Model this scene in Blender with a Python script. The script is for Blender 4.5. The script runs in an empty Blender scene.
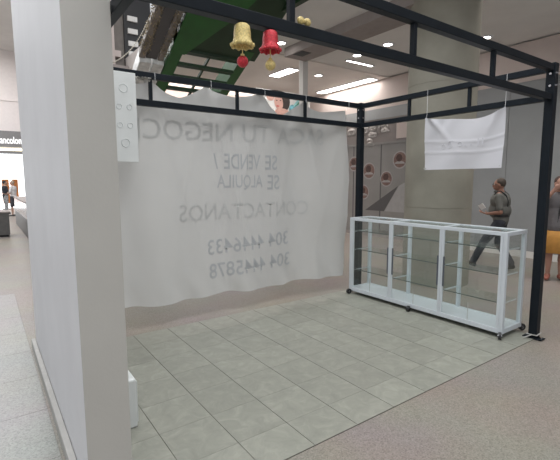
import bpy, bmesh, math, random
from mathutils import Vector, Matrix
random.seed(7)
S = bpy.context.scene
C = S.collection

# ------------------------------------------------------------------ camera
CAM = Vector((-4.4623, -1.8062, 1.6)); FPX = 413.89
PITCH, ROLL, YAW = 0.1179, -0.0032, 0.9509
fw = Vector((math.cos(YAW)*math.cos(PITCH), math.sin(YAW)*math.cos(PITCH), -math.sin(PITCH)))
rt = Vector((math.sin(YAW), -math.cos(YAW), 0)); up = rt.cross(fw)
r2 = rt*math.cos(ROLL)+up*math.sin(ROLL); u2 = -rt*math.sin(ROLL)+up*math.cos(ROLL)
cd = bpy.data.cameras.new('camera'); cam = bpy.data.objects.new('camera', cd); C.objects.link(cam)
cd.sensor_fit = 'HORIZONTAL'; cd.sensor_width = 36; cd.lens = FPX/560*36; cd.clip_start = .05; cd.clip_end = 200
cam.matrix_world = Matrix(((r2.x, u2.x, -fw.x, CAM.x), (r2.y, u2.y, -fw.y, CAM.y), (r2.z, u2.z, -fw.z, CAM.z), (0, 0, 0, 1)))
S.camera = cam
# ------------------------------------------------------------------ world, large lights, exposure
W = bpy.data.worlds.new('world'); S.world = W; W.use_nodes = True
W.node_tree.nodes['Background'].inputs[0].default_value = (.93, .96, 1, 1)
W.node_tree.nodes['Background'].inputs[1].default_value = .40
def area(name, loc, sx, sy, power, col=(1, .97, .93), rot=(0, 0, 0), spread=180):
    l = bpy.data.lights.new(name, 'AREA'); l.shape = 'RECTANGLE'; l.size = sx; l.size_y = sy; l.energy = power; l.color = col; l.spread = math.radians(spread)
    o = bpy.data.objects.new(name, l); C.objects.link(o); o.location = loc; o.rotation_euler = rot; return o
area('atrium_daylight', (-3.6, .6, 7.9), 6, 8, 420, (.96, .98, 1))
area('mall_ceiling_light', (2.4, 1.0, 4.25), 2.4, 5, 42, spread=120)
area('mall_ceiling_light', (1.8, 7.9, 4.25), 2.4, 4.4, 45, (1, .93, .88), spread=115)
area('added_ceiling_uplight', (1.7, 9.9, 4.02), 5.2, .25, 15, (1, .92, .86), rot=(math.radians(162), 0, 0))  # added unseen uplight that brightens the far ceiling, no fitting there
area('mall_ceiling_light', (-.6, 9.0, 4.2), 1.2, 4, 14, (1, .93, .88))
area('atrium_daylight', (-5.5, 16, 7.9), 5, 10, 500, (.97, .98, 1))
VS = S.view_settings
VS.view_transform = 'Standard'; VS.look = 'None'; VS.gamma = 1; VS.exposure = .86; S.cycles.transparent_max_bounces = 40; VS.use_curve_mapping = False

# ------------------------------------------------------------------ materials
MATS = {}
def mat(name, col, rough=.6, metal=0, spec=.5, vary=0, scale=8, bump=0, bscale=60, emit=0, trans=0):
    if name in MATS: return MATS[name]
    m = bpy.data.materials.new(name); m.use_nodes = True; nt = m.node_tree; N = nt.nodes; L = nt.links
    b = N['Principled BSDF']; b.inputs['Base Color'].default_value = (*col, 1); b.inputs['Roughness'].default_value = rough
    b.inputs['Metallic'].default_value = metal; b.inputs['Specular IOR Level'].default_value = spec
    tc = N.new('ShaderNodeTexCoord')
    if vary:
        n = N.new('ShaderNodeTexNoise'); n.inputs['Scale'].default_value = scale; n.inputs['Detail'].default_value = 5
        L.new(tc.outputs['Object'], n.inputs['Vector'])
        r = N.new('ShaderNodeValToRGB'); r.color_ramp.elements[0].position = .3; r.color_ramp.elements[1].position = .7
        r.color_ramp.elements[0].color = (*[c*(1-vary) for c in col], 1); r.color_ramp.elements[1].color = (*[min(1, c*(1+vary)) for c in col], 1)
        L.new(n.outputs['Fac'], r.inputs['Fac']); L.new(r.outputs['Color'], b.inputs['Base Color'])
    if bump:
        n2 = N.new('ShaderNodeTexNoise'); n2.inputs['Scale'].default_value = bscale; L.new(tc.outputs['Object'], n2.inputs['Vector'])
        bp = N.new('ShaderNodeBump'); bp.inputs['Strength'].default_value = bump; bp.inputs['Distance'].default_value = .01
        L.new(n2.outputs['Fac'], bp.inputs['Height']); L.new(bp.outputs['Normal'], b.inputs['Normal'])
    if emit:
        b.inputs['Emission Color'].default_value = (*col, 1); b.inputs['Emission Strength'].default_value = emit
    if trans:
        t = N.new('ShaderNodeBsdfTranslucent'); t.inputs['Color'].default_value = (*col, 1)
        mx = N.new('ShaderNodeMixShader'); mx.inputs[0].default_value = trans
        L.new(b.outputs[0], mx.inputs[1]); L.new(t.outputs[0], mx.inputs[2]); L.new(mx.outputs[0], N['Material Output'].inputs['Surface'])
    MATS[name] = m; return m
def glass(name, tint, refl=.9, rough=.02):
    m = bpy.data.materials.new(name); m.use_nodes = True; nt = m.node_tree; N = nt.nodes; L = nt.links
    N.remove(N['Principled BSDF'])
    t = N.new('ShaderNodeBsdfTransparent'); t.inputs[0].default_value = (*tint, 1)
    g = N.new('ShaderNodeBsdfGlossy'); g.inputs['Roughness'].default_value = rough; g.inputs[0].default_value = (.9, .95, .93, 1)
    lw = N.new('ShaderNodeLayerWeight'); lw.inputs['Blend'].default_value = .5
    pw = N.new('ShaderNodeMath'); pw.operation = 'POWER'; pw.inputs[1].default_value = 5; L.new(lw.outputs['Facing'], pw.inputs[0])
    f = N.new('ShaderNodeMath'); f.operation = 'MULTIPLY_ADD'; f.inputs[1].default_value = refl; f.inputs[2].default_value = .035; L.new(pw.outputs[0], f.inputs[0])
    mx = N.new('ShaderNodeMixShader'); L.new(f.outputs[0], mx.inputs[0]); L.new(t.outputs[0], mx.inputs[1]); L.new(g.outputs[0], mx.inputs[2])
    L.new(mx.outputs[0], N['Material Output'].inputs['Surface']); return m
def terrazzo(name, base, dark, light, scale=90, rough=.4):
    m = bpy.data.materials.new(name); m.use_nodes = True; nt = m.node_tree; N = nt.nodes; L = nt.links
    b = N['Principled BSDF']; b.inputs['Roughness'].default_value = rough
    ge = N.new('ShaderNodeNewGeometry')
    v = N.new('ShaderNodeTexVoronoi'); v.inputs['Scale'].default_value = scale; L.new(ge.outputs['Position'], v.inputs['Vector'])
    r = N.new('ShaderNodeValToRGB'); r.color_ramp.interpolation = 'CONSTANT'
    e = r.color_ramp.elements; e[0].position = 0; e[0].color = (*dark, 1); e[1].position = .22; e[1].color = (*base, 1)
    x = e.new(.72); x.color = (*light, 1)
    s = N.new('ShaderNodeSeparateColor'); L.new(v.outputs['Color'], s.inputs[0]); L.new(s.outputs[0], r.inputs[0])
    n = N.new('ShaderNodeTexNoise'); n.inputs['Scale'].default_value = 1.3; L.new(ge.outputs['Position'], n.inputs['Vector'])
    mx = N.new('ShaderNodeMix'); mx.data_type = 'RGBA'; mx.blend_type = 'MULTIPLY'; mx.inputs[0].default_value = .25
    L.new(r.outputs[0], mx.inputs[6]); L.new(n.outputs['Color'], mx.inputs[7]); L.new(mx.outputs[2], b.inputs['Base Color'])
    MATS[name] = m; return m
def marble(name):
    m = bpy.data.materials.new(name); m.use_nodes = True; nt = m.node_tree; N = nt.nodes; L = nt.links
    b = N['Principled BSDF']; b.inputs['Roughness'].default_value = .38
    ge = N.new('ShaderNodeNewGeometry'); oi = N.new('ShaderNodeObjectInfo')
    va = N.new('ShaderNodeVectorMath'); va.operation = 'MULTIPLY_ADD'; va.inputs[1].default_value = (1, 1, 1)
    sc = N.new('ShaderNodeMath'); sc.operation = 'MULTIPLY'; sc.inputs[1].default_value = 60; L.new(oi.outputs['Random'], sc.inputs[0])
    L.new(ge.outputs['Position'], va.inputs[0]); L.new(sc.outputs[0], va.inputs[2])
    n = N.new('ShaderNodeTexNoise'); n.inputs['Scale'].default_value = 8; n.inputs['Detail'].default_value = 9; n.inputs['Roughness'].default_value = .68
    n.inputs['Distortion'].default_value = .8; L.new(va.outputs[0], n.inputs['Vector'])
    r = N.new('ShaderNodeValToRGB'); e = r.color_ramp.elements
    e[0].position = .28; e[0].color = (.225, .23, .195, 1); e[1].position = .74; e[1].color = (.345, .34, .295, 1)
    x = e.new(.52); x.color = (.275, .278, .238, 1)
    L.new(n.outputs['Fac'], r.inputs[0])
    mx = N.new('ShaderNodeMix'); mx.data_type = 'RGBA'; mx.blend_type = 'MULTIPLY'
    mx.inputs[0].default_value = 1
    mr = N.new('ShaderNodeMapRange'); mr.inputs['To Min'].default_value = .93; mr.inputs['To Max'].default_value = 1.05
    L.new(oi.outputs['Random'], mr.inputs[0]); L.new(r.outputs[0], mx.inputs[6]); L.new(mr.outputs[0], mx.inputs[7])
    L.new(mx.outputs[2], b.inputs['Base Color']); MATS[name] = m; return m

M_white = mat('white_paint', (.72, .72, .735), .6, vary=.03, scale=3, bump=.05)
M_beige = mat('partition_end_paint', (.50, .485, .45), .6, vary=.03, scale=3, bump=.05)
M_base = mat('grey_baseboard', (.42, .41, .39), .5, vary=.1)
M_frame = mat('black_steel', (.010, .0135, .018), .4, spec=.15, vary=.15, scale=6)
M_alu = mat('white_aluminium', (.62, .66, .70), .35, metal=.1, vary=.03)
M_ceil = mat('ceiling_board', (.72, .70, .675), .8, vary=.04, scale=2)
M_ceilwarm = mat('warm_ceiling_board', (.80, .74, .70), .8, vary=.04, scale=2)
M_bulk = mat('brown_bulkhead', (.32, .28, .265), .8, vary=.06)
M_fascia = mat('pinkish_fascia', (.56, .48, .45), .8, vary=.05, scale=2)
M_grey = mat('grey_laminate', (.30, .31, .315), .22, vary=.05, scale=2)
M_concrete = mat('column_plaster', (.27, .255, .21), .75, vary=.14, scale=2.2, bump=.1)
M_green = mat('green_steel', (.012, .085, .014), .38, vary=.15, scale=4)
M_shaded_dgreen = mat('dark_shaded_green_steel', (.008, .03, .009), .5, vary=.2, scale=4)  # darker green for treads and landing; shade on the landing underside is painted in
M_terr = terrazzo('terrazzo', (.285, .252, .222), (.225, .198, .175), (.335, .30, .268), 130)
M_terr2 = terrazzo('pale_terrazzo', (.33, .32, .305), (.265, .26, .25), (.38, .37, .355), 110, .38)
M_tile = marble('green_grey_marble')
M_grout = mat('grout', (.13, .12, .10), .9, vary=.1)
M_cloth = mat('banner_cloth', (.645, .645, .63), .55, vary=.025, scale=2, trans=.35)
M_ghost = mat('show_through_print', (.55, .567, .58), .7, vary=.04, scale=10, trans=.35)
M_ghost2 = mat('faint_show_through_print', (.615, .62, .61), .7, vary=.02, scale=10, trans=.35)
M_glass = glass('cabinet_glass', (.985, .995, .992))
M_shelf = glass('shelf_glass', (.97, .988, .984), .4)
M_gedge = mat('green_glass_edge', (.07, .10, .09), .3, vary=.1)
M_black = mat('black_plastic', (.015, .015, .017), .45, vary=.1)
M_chrome = mat('chrome', (.6, .6, .62), .2, metal=1, vary=.05)
M_box = mat('white_enclosure_steel', (.68, .70, .69), .4, vary=.03)
M_gold = mat('gold_glitter', (.70, .55, .22), .4, metal=.2, vary=.3, scale=120, bump=.5, bscale=200)
M_red = mat('red_glitter', (.55, .03, .045), .35, metal=.3, vary=.3, scale=120, bump=.5, bscale=200)
M_lamp = mat('lamp_diffuser', (1, .96, .92), .5, emit=9)
M_sheet = mat('sign_sheet', (.66, .66, .70), .5, vary=.02, scale=3, trans=.25)

# ------------------------------------------------------------------ mesh helpers
def box(bm, a, b):
    (x0, y0, z0), (x1, y1, z1) = a, b
    v = [bm.verts.new(p) for p in ((x0,y0,z0),(x1,y0,z0),(x1,y1,z0),(x0,y1,z0),(x0,y0,z1),(x1,y0,z1),(x1,y1,z1),(x0,y1,z1))]
    for f in ((3,2,1,0),(4,5,6,7),(0,1,5,4),(1,2,6,5),(2,3,7,6),(3,0,4,7)): bm.faces.new([v[i] for i in f])
def cyl(bm, a, b, ra, rb=None, n=16, caps=True):
    a, b = Vector(a), Vector(b); rb = ra if rb is None else rb
    d = (b-a).normalized(); q = d.to_track_quat('Z', 'Y').to_matrix()
    A = []; B = []
    for i in range(n):
        t = 2*math.pi*i/n; u = q @ Vector((math.cos(t), math.sin(t), 0))
        A.append(bm.verts.new(a+u*ra)); B.append(bm.verts.new(b+u*rb))
    for i in range(n): bm.faces.new((A[i], A[(i+1) % n], B[(i+1) % n], B[i]))
    if caps: bm.faces.new(A[::-1]); bm.faces.new(B)
def lathe(bm, prof, o=(0, 0, 0), n=24, M=None):
    o = Vector(o); rings = []
    for r, z in prof:
        rings.append([bm.verts.new(o + ((M @ Vector((r*math.cos(2*math.pi*i/n), r*math.sin(2*math.pi*i/n), z))) if M else Vector((r*math.cos(2*math.pi*i/n), r*math.sin(2*math.pi*i/n), z)))) for i in range(n)])
    for k in range(len(rings)-1):
        for i in range(n): bm.faces.new((rings[k][i], rings[k][(i+1) % n], rings[k+1][(i+1) % n], rings[k+1][i]))
    bm.faces.new(rings[0][::-1]); bm.faces.new(rings[-1])
def prism(bm, pts, d):
    A = [bm.verts.new(p) for p in pts]; B = [bm.verts.new(Vector(p)+Vector(d)) for p in pts]
    n = len(A); bm.faces.new(A[::-1]); bm.faces.new(B)
    for i in range(n): bm.faces.new((A[i], A[(i+1) % n], B[(i+1) % n], B[i]))
ICO = {}
def ico(sub):
    if sub not in ICO:
        b = bmesh.new(); bmesh.ops.create_icosphere(b, subdivisions=sub, radius=1); b.verts.ensure_lookup_table()
        ICO[sub] = ([tuple(v.co) for v in b.verts], [[v.index for v in f.verts] for f in b.faces]); b.free()
    return ICO[sub]
def ball(bm, c, r, sub=2, sc=(1, 1, 1)):
    V, F = ico(sub); vs = [bm.verts.new((c[0]+p[0]*r*sc[0], c[1]+p[1]*r*sc[1], c[2]+p[2]*r*sc[2])) for p in V]
    for f in F: bm.faces.new([vs[i] for i in f])
def tag(o, label=None, cat=None, group=None, kind=None):
    if label: o['label'] = label
    if cat: o['category'] = cat
    if group: o['group'] = group
    if kind: o['kind'] = kind
    return o
def obj(name, bm, m, parent=None, bevel=0, smooth=False, local=False):
    if isinstance(bm, bmesh.types.BMesh):
        bmesh.ops.recalc_face_normals(bm, faces=bm.faces)
        me = bpy.data.meshes.new(name); bm.to_mesh(me); bm.free()
    else: me = bm
    if m and not me.materials: me.materials.append(m)
    if smooth: me.polygons.foreach_set('use_smooth', [True]*len(me.polygons))
    o = bpy.data.objects.new(name, me); C.objects.link(o)
    if parent:
        o.parent = parent
        if not local: o.matrix_parent_inverse = parent.matrix_basis.inverted()
    if bevel:
        b = o.modifiers.new('bevel', 'BEVEL'); b.width = bevel; b.segments = 2; b.limit_method = 'ANGLE'
    return o
def empty(name, loc=(0, 0, 0), rz=0):
    o = bpy.data.objects.new(name, None); C.objects.link(o); o.location = loc; o.rotation_euler = (0, 0, rz); o.empty_display_size = .1; return o
def boxobj(name, a, b, m, parent=None, bevel=0):
    bm = bmesh.new(); box(bm, a, b); return obj(name, bm, m, parent, bevel)
def cylobj(name, a, b, r, m, parent=None, rb=None, n=16):
    bm = bmesh.new(); cyl(bm, a, b, r, rb, n); o = obj(name, bm, m, parent, 0)
    return o
def struct(o, label=None): return tag(o, label, kind='structure')
def tube_path(bm, pts, r, n=8):
    for a, b in zip(pts[:-1], pts[1:]): cyl(bm, a, b, r, n=n)
def text_mesh(body, width, height, bold=0):
    cu = bpy.data.curves.new('t', 'FONT'); cu.body = body; cu.offset = bold; cu.resolution_u = 3
    o = bpy.data.objects.new('t', cu); C.objects.link(o)
    bpy.context.view_layer.update()
    me = bpy.data.meshes.new_from_object(o.evaluated_get(bpy.context.evaluated_depsgraph_get()))
    bpy.data.objects.remove(o)
    xs = [v.co.x for v in me.vertices]; ys = [v.co.y for v in me.vertices]
    x0, x1, y0, y1 = min(xs), max(xs), min(ys), max(ys)
    for v in me.vertices: v.co = ((v.co.x-x0)/(x1-x0)*width, (v.co.y-y0)/(y1-y0)*height, 0)
    return me

# ------------------------------------------------------------------ setting: floor
bm = bmesh.new()
box(bm, (-4.2, -6, -.2), (12, 14, 0)); box(bm, (-12, 5.16, -.2), (-4.2, 40, 0)); box(bm, (-4.2, 14, -.2), (12, 40, 0))
box(bm, (-12, -6, -.2), (-4.2, 5.16, -.006))
floor = struct(obj('floor', bm, M_terr), 'polished speckled terrazzo mall floor')
tile_me = None
P = .625
for i in range(4):
    for j in range(8):
        if tile_me is None:
            t = bmesh.new(); box(t, (.0015, .0015, -.0055), (P-.0015, P-.0015, .0)); t0 = obj('floor_tile', t, M_terr2, floor); tile_me = t0.data; o = t0
        else:
            o = bpy.data.objects.new('floor_tile', tile_me); C.objects.link(o); o.parent = floor
        o.location = (-4.2-P*(i+1), .16+P*j, 0)
bm = bmesh.new(); box(bm, (-3.944, -.02, 0), (.05, 2.462, .003))
kfloor = struct(obj('kiosk_floor', bm, M_grout), 'green grey marble tiled floor of the kiosk')
T = .3665; tm = {}
ys = [-.02] + [.27+T*k for k in range(6)] + [2.462]
xs = [-3.944] + [-T*k for k in range(10, 0, -1)] + [.05]
for i in range(len(xs)-1):
    for j in range(len(ys)-1):
        w, d = xs[i+1]-xs[i], ys[j+1]-ys[j]
        k = (round(w, 2), round(d, 2))
        if k not in tm:
            t = bmesh.new(); box(t, (.0022, .0008, 0), (w-.0022, d-.0008, .005))
            o = obj('floor_tile', t, M_tile, kfloor); tm[k] = o.data
        else:
            o = bpy.data.objects.new('floor_tile', tm[k]); C.objects.link(o); o.parent = kfloor
        o.location = (xs[i], ys[j], .002)

# ------------------------------------------------------------------ setting: partition wall at the left
bm = bmesh.new(); box(bm, (-4.145, .222, 0), (-3.946, 2.73, 6.2))
wl = struct(obj('wall_left', bm, M_white, bevel=.004), 'white painted partition wall beside the kiosk')
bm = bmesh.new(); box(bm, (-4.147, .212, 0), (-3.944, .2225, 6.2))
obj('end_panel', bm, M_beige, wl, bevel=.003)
bm = bmesh.new(); box(bm, (-4.185, .20, 0), (-4.147, 2.75, .085))
struct(obj('baseboard_left', bm, M_base, bevel=.006), 'low grey baseboard along the white partition')

# ------------------------------------------------------------------ setting: ceilings and facade
XF = 4.65; ZC = 4.38
bm = bmesh.new(); box(bm, (-.25, -6, ZC), (XF+.3, 5.9, ZC+.3))
ceil = struct(obj('ceiling', bm, M_ceil), 'grey ceiling board over the mall corridor')
bm = bmesh.new(); box(bm, (-1.3, 5.9, ZC-.03), (XF+.3, 17, ZC+.3))
obj('ceiling_field', bm, M_ceilwarm, ceil)
bm = bmesh.new(); box(bm, (.92, -6, 4.2), (1.5, 5.55, ZC))
struct(obj('ceiling_bulkhead', bm, M_bulk), 'brown dropped bulkhead running under the ceiling')
boxobj('vent_opening', (.955, 5.0, 4.195), (1.2, 5.3, 4.21), M_black, None)
struct(bpy.data.objects['vent_opening'], 'dark vent opening in the brown bulkhead')
bm = bmesh.new(); box(bm, (-12, -6, 8.2), (-.25, 40, 8.5)); box(bm, (-.25, -6, ZC+.3), (-.15, 5.9, 8.3))
struct(obj('ceiling_atrium', bm, M_ceil), 'high pale ceiling above the atrium')
# far beam across the end of the warm ceiling
bm = bmesh.new(); box(bm, (-1.3, 10.2, 3.75), (XF, 10.5, ZC-.03)); box(bm, (-1.3, 10.05, 3.95), (XF, 10.2, 4.0))
struct(obj('ceiling_beam', bm, M_fascia), 'pinkish beam crossing below the far ceiling')
bm = bmesh.new(); box(bm, (-2.2, 23, 0), (XF, 23.3, 8.0))
struct(obj('wall_back', bm, M_fascia), 'pale far wall of the hall behind the banner')
bm = bmesh.new(); box(bm, (1.43, 5.56, 0), (1.57, 5.70, ZC-.03)); box(bm, (1.41, 5.54, 0), (1.59, 5.72, .12))
struct(obj('slim_column', bm, M_ceil, bevel=.004), 'slim pale square column below the ceiling')
# facade
bm = bmesh.new(); box(bm, (XF, -6, 0), (XF+.25, 12.4, 3.58))
wr = struct(obj('wall_right', bm, M_bulk), 'shop facade across the corridor')
boxobj('fascia', (XF-.03, -6, 3.58), (XF+.25, 12.3, ZC-.031), M_fascia, wr)
py = -1.4
for k in range(8):
    y0, y1 = py+.81*k, py+.81*(k+1)-.008
    boxobj('wall_panel', (XF-.025, y0, .14), (XF, y1, 3.58), M_grey, wr, .003)
boxobj('skirting', (XF-.04, -1.4, 0), (XF, 5.05, .135), M_ceil, wr)
# shop window beyond the column
M_vinyl = mat('grey_window_vinyl', (.215, .205, .195), .3, vary=.08, scale=2)
M_vdark = mat('dark_vinyl_wedge', (.075, .07, .07), .4, vary=.05)
M_vlight = mat('pale_vinyl_wedge', (.30, .29, .285), .4, vary=.05)
win = struct(empty('window_1', (XF, 5.1, 0)), 'shop window with printed round pictures behind the kiosk')
boxobj('pane', (XF-.02, 5.12, .1), (XF, 6.05, 2.62), M_vinyl, win)
boxobj('pane', (XF-.02, 6.09, .1), (XF, 7.1, 2.62), M_vinyl, win)
boxobj('pane', (XF-.02, 7.14, .1), (XF, 8.4, 2.62), M_vinyl, win)
M_shopin = mat('shop_window_upper', (.20, .175, .165), .35, vary=.15, scale=1.5)
boxobj('transom_pane', (XF-.02, 5.12, 2.66), (XF, 8.4, 3.30), M_shopin, win)
boxobj('mullion', (XF-.05, 5.08, 0), (XF, 5.12, 3.5), M_base, win)
for y in (6.07, 7.12): boxobj('mullion', (XF-.018, y-.02, .1), (XF, y+.02, 2.62), M_vdark, win)
boxobj('rail', (XF-.04, 5.1, 2.6), (XF, 8.4, 2.66), M_vinyl, win)
boxobj('pink_display', (XF-.045, 5.2, 2.72), (XF-.02, 5.55, 3.2), M_fascia, win)  # display board in the plain fascia pink
boxobj('head_panel', (XF-.03, 5.1, 3.3), (XF, 8.4, 3.58), M_grey, win)
bm = bmesh.new(); prism(bm, [(XF-.022, 6.62, .75), (XF-.022, 5.45, 1.46), (XF-.022, 5.92, .75)], (-.003, 0, 0)); obj('vinyl_wedge', bm, M_vdark, win)
bm = bmesh.new(); prism(bm, [(XF-.022, 5.9, .75), (XF-.022, 5.43, 1.46), (XF-.022, 5.13, 1.6), (XF-.022, 5.13, .75)], (-.003, 0, 0)); obj('vinyl_wedge', bm, M_vlight, win)
M_pic = mat('print_brown', (.06, .028, .022), .5, vary=.35, scale=14)
M_pic2 = mat('print_rose', (.17, .10, .085), .5, vary=.3, scale=14)
M_ring = mat('print_pale_ring', (.30, .28, .27), .5, vary=.05)
for (y, z, r) in ((6.50, 1.88, .24), (5.86, 1.65, .22), (5.42, 2.15, .24), (6.70, 1.27, .22), (7.1, 2.1, .22)):
    bm = bmesh.new(); cyl(bm, (XF-.021, y, z), (XF-.026, y, z), r, n=28); ring = obj('round_print', bm, M_ring, win)
    bm = bmesh.new(); cyl(bm, (XF-.026, y, z), (XF-.028, y, z), r*.84, n=28); obj('portrait', bm, M_pic2, ring)
    bm = bmesh.new(); cyl(bm, (XF-.028, y+.02, z+r*.22), (XF-.030, y+.02, z+r*.22), r*.42, n=20); obj('portrait', bm, M_pic, ring)
    bm = bmesh.new()
    pts = [(XF-.028, y+r*.7*math.cos(a), z-.02*1-r*.35+r*.3*math.sin(a)) for a in [math.pi*k/10 for k in range(11)]]
    prism(bm, pts, (-.002, 0, 0)); obj('portrait', bm, M_ring, ring)
M_let = mat('storefront_letters', (.36, .335, .32), .5, vary=.03)
me = text_mesh('ología', 1.62, .46, .03)
for v in me.vertices: v.co = (0, -v.co.x, v.co.y)
o = obj('sign_lettering', me, M_let, win); o.matrix_parent_inverse = Matrix(); o.location = (-.026, 7.42-5.1, 2.80)
sm = o.modifiers.new('solid', 'SOLIDIFY'); sm.thickness = .02
me = text_mesh('a', .26, .24, .02)
for v in me.vertices: v.co = (0, -v.co.x, v.co.y)
o = obj('sign_lettering', me, M_let, win); o.matrix_parent_inverse = Matrix(); o.location = (-.026, 6.62-5.1, 2.56)
sm = o.modifiers.new('solid', 'SOLIDIFY'); sm.thickness = .02
# round column
bm = bmesh.new(); lathe(bm, [(.50, 0), (.50, 1.18), (.495, 1.182), (.495, 1.192), (.50, 1.194), (.50, 3.0), (.495, 3.002), (.495, 3.012), (.50, 3.014), (.50, ZC)], (1.37, 2.08, 0), 120)
struct(obj('round_column', bm, M_concrete, smooth=False), 'thick round plastered column behind the display cabinet')

# upper storey seen past the partition
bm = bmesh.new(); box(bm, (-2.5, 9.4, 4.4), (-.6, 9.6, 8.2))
wu = struct(obj('wall_upper', bm, mat('upper_wall', (.20, .18, .165), .8, vary=.1)), 'brownish grey upper storey wall beyond the escalator')
for x in (-1.72, -2.4): boxobj('post', (x, 9.2, 4.4), (x+.14, 9.4, 8.2), M_fascia, wu)
boxobj('cross_rail', (-1.6, 9.25, 4.68), (-1.42, 9.4, 4.83), M_fascia, wu)
boxobj('dark_opening', (-1.3, 9.32, 4.3), (-.62, 9.4, 6.6), M_black, wu)
for z in (4.75, 5.0, 5.3, 5.6): boxobj('louvre', (-1.22, 9.26, z), (-.98, 9.32, z+.12), M_ceil, wu)
boxobj('slab_edge', (-2.5, 9.0, 4.15), (-.6, 9.4, 4.42), M_bulk, wu)

# ------------------------------------------------------------------ setting: far end of the left corridor
bm = bmesh.new(); box(bm, (-12, 24, 4.2), (0, 24.4, 8.2)); box(bm, (-12, 27.8, 0), (0, 28, 4.2)); box(bm, (-12, 23.95, 5.7), (0, 24, 5.78))
struct(obj('wall_far', bm, mat('far_white_wall', (.80, .74, .72), .7, vary=.03)), 'white wall above the far bank shopfront')
sf = empty('bank_sign', (-4, 23.8, 3.2))
tag(sf, 'grey shop sign band with white letters at far left', 'sign')
M_signg = mat('sign_grey', (.22, .215, .215), .5, vary=.05)
boxobj('sign_band', (-9, 23.7, 3.36), (-1.5, 24.0, 4.17), M_signg, sf)
me = text_mesh('Bancolombia', 1.50, .36, .015)
for v in me.vertices: v.co = (v.co.x, 0, v.co.y)
o = obj('lettering', me, mat('sign_white', (.9, .9, .9), .5, emit=.6), sf); o.matrix_parent_inverse = Matrix(); o.location = (.26, -.11, .33)
boxobj('light_strip', (-9, 23.68, 3.20), (-1.5, 24.0, 3.30), mat('warm_strip', (1, .9, .62), .5, emit=1.6), sf)
boxobj('lower_band', (-9, 23.7, 3.03), (-1.5, 24.0, 3.18), M_signg, sf)
bm = bmesh.new(); box(bm, (-9, 27.6, 0), (-1, 27.75, 3.4))
struct(obj('window_2', bm, mat('lit_window', (.93, .97, 1), .5, emit=1.3)), 'bright lit glass front at the far left')
for x, w, lb in ((-4.6, .5, 'left orange display panel inside the far left shop'), (-3.55, .35, 'narrow middle orange display panel inside the far left shop'), (-3.05, .3, 'right orange display panel inside the far left shop')):
    t = empty('orange_panel', (x, 27.3, 0)); tag(t, lb, 'panel', 'orange panels in the far shop')
    boxobj('panel_board', (x, 27.25, .35), (x+w, 27.35, 1.75), mat('orange_panel', (.80, .30, .10), .5, vary=.1), t); boxobj('panel_foot', (x-.05, 27.1, 0), (x+w+.05, 27.5, .05), M_base, t)
    boxobj('panel_stem', (x+w/2-.03, 27.27, .05), (x+w/2+.03, 27.33, .35), M_base, t)

# lit ceiling fittings
def strip_light(x0, y0, x1, y1, z, label):
    r = empty('ceiling_light', ((x0+x1)/2, (y0+y1)/2, z)); tag(r, label, 'light')
    bm = bmesh.new(); e = .02
    box(bm, (x0-e, y0-e, z-.025), (x1+e, y0, z)); box(bm, (x0-e, y1, z-.025), (x1+e, y1+e, z)); box(bm, (x0-e, y0, z-.025), (x0, y1, z)); box(bm, (x1, y0, z-.025), (x1+e, y1, z))
    obj('light_frame', bm, M_white, r); boxobj('diffuser', (x0, y0, z-.018), (x1, y1, z), M_lamp, r)
strip_light(1.82, 6.6, 2.13, 7.48, ZC-.03, 'short rectangular ceiling light above the hanging banner')
strip_light(4.2, 6.15, 4.5, 8.35, ZC-.03, 'long strip light beside the pinkish fascia')
strip_light(2.6, 5.36, 3.45, 5.43, ZC, 'thin strip light at the edge of the grey ceiling')
strip_light(-4.6, 13, -4.15, 14.2, 8.2, 'tall panel light at the far left edge')
strip_light(-4.2, 20.5, -3.7, 22, 8.2, 'small panel light above the far bank sign')
def downlight(x, y, z, label):
    r = empty('downlight', (x, y, z)); tag(r, label, 'light', 'round downlights in the grey ceiling')
    bm = bmesh.new(); lathe(bm, [(.085, 0), (.13, 0), (.13, -.012), (.09, -.02), (.085, -.012)], (x, y, z), 24); obj('trim_ring', bm, M_white, r)
    cylobj('lens', (x, y, z-.001), (x, y, z-.014), .088, M_lamp, r)
downlight(2.5, 4.12, ZC, 'round downlight left of the thick column, above the kiosk beam')
downlight(2.52, 5.0, ZC, 'round downlight just under the lower front kiosk beam')
downlight(.65, 5.3, ZC, 'round downlight beside the red hanging bell')
downlight(2.9, 6.75, ZC-.03, 'small downlight beside the slim pale column')
downlight(3.75, 2.75, ZC, 'upper round downlight at the right edge of the column')
downlight(3.95, 3.25, ZC, 'lower round downlight at the right edge of the column')

# ------------------------------------------------------------------ kiosk frame
H, LO = 2.679, 2.411; t = .03; D = 2.453
kf = empty('kiosk', (0, 0, .007)); tag(kf, 'black steel kiosk frame of posts and double beams with short struts', 'frame')
def beam(a, b): return boxobj('beam', a, b, M_frame, kf, .004)
pz = .007
for (x, y) in ((0, 0), (0, D), (-3.88, D)):
    boxobj('post', (x-.04, y-.04, pz+.008), (x+.04, y+.04, H+.015), M_frame, kf, .005)
    pl_ = boxobj('base_plate', (x-.05, y-.085, .0072), (x+.05, y, pz+.008), M_frame, kf, .002) if (x, y) != (0, 0) else boxobj('base_plate', (x-.05, y-.09, .0072), (x+.05, y+.09, .0152), M_frame, kf, .002)
    if (x, y) == (0, 0):
        for s in (-.07, .07): cylobj('bolt', (0, s, .0152), (0, s, .028), .011, M_chrome, pl_, n=6)
for z in (H, LO):
    beam((-3.92, D-t, z-.06), (-.04, D+t, z)); beam((-t, .04, z-.06), (t, D-.04, z)); beam((-3.935, -t, z-.06), (-.04, t, z)); boxobj('wall_bracket', (-3.935, t, z-.06), (-3.89, .6, z), M_frame, kf, .004)
def strut(x, y): boxobj('strut', (x-.016, y-.016, LO), (x+.016, y+.016, H-.06), M_frame, kf)
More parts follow.
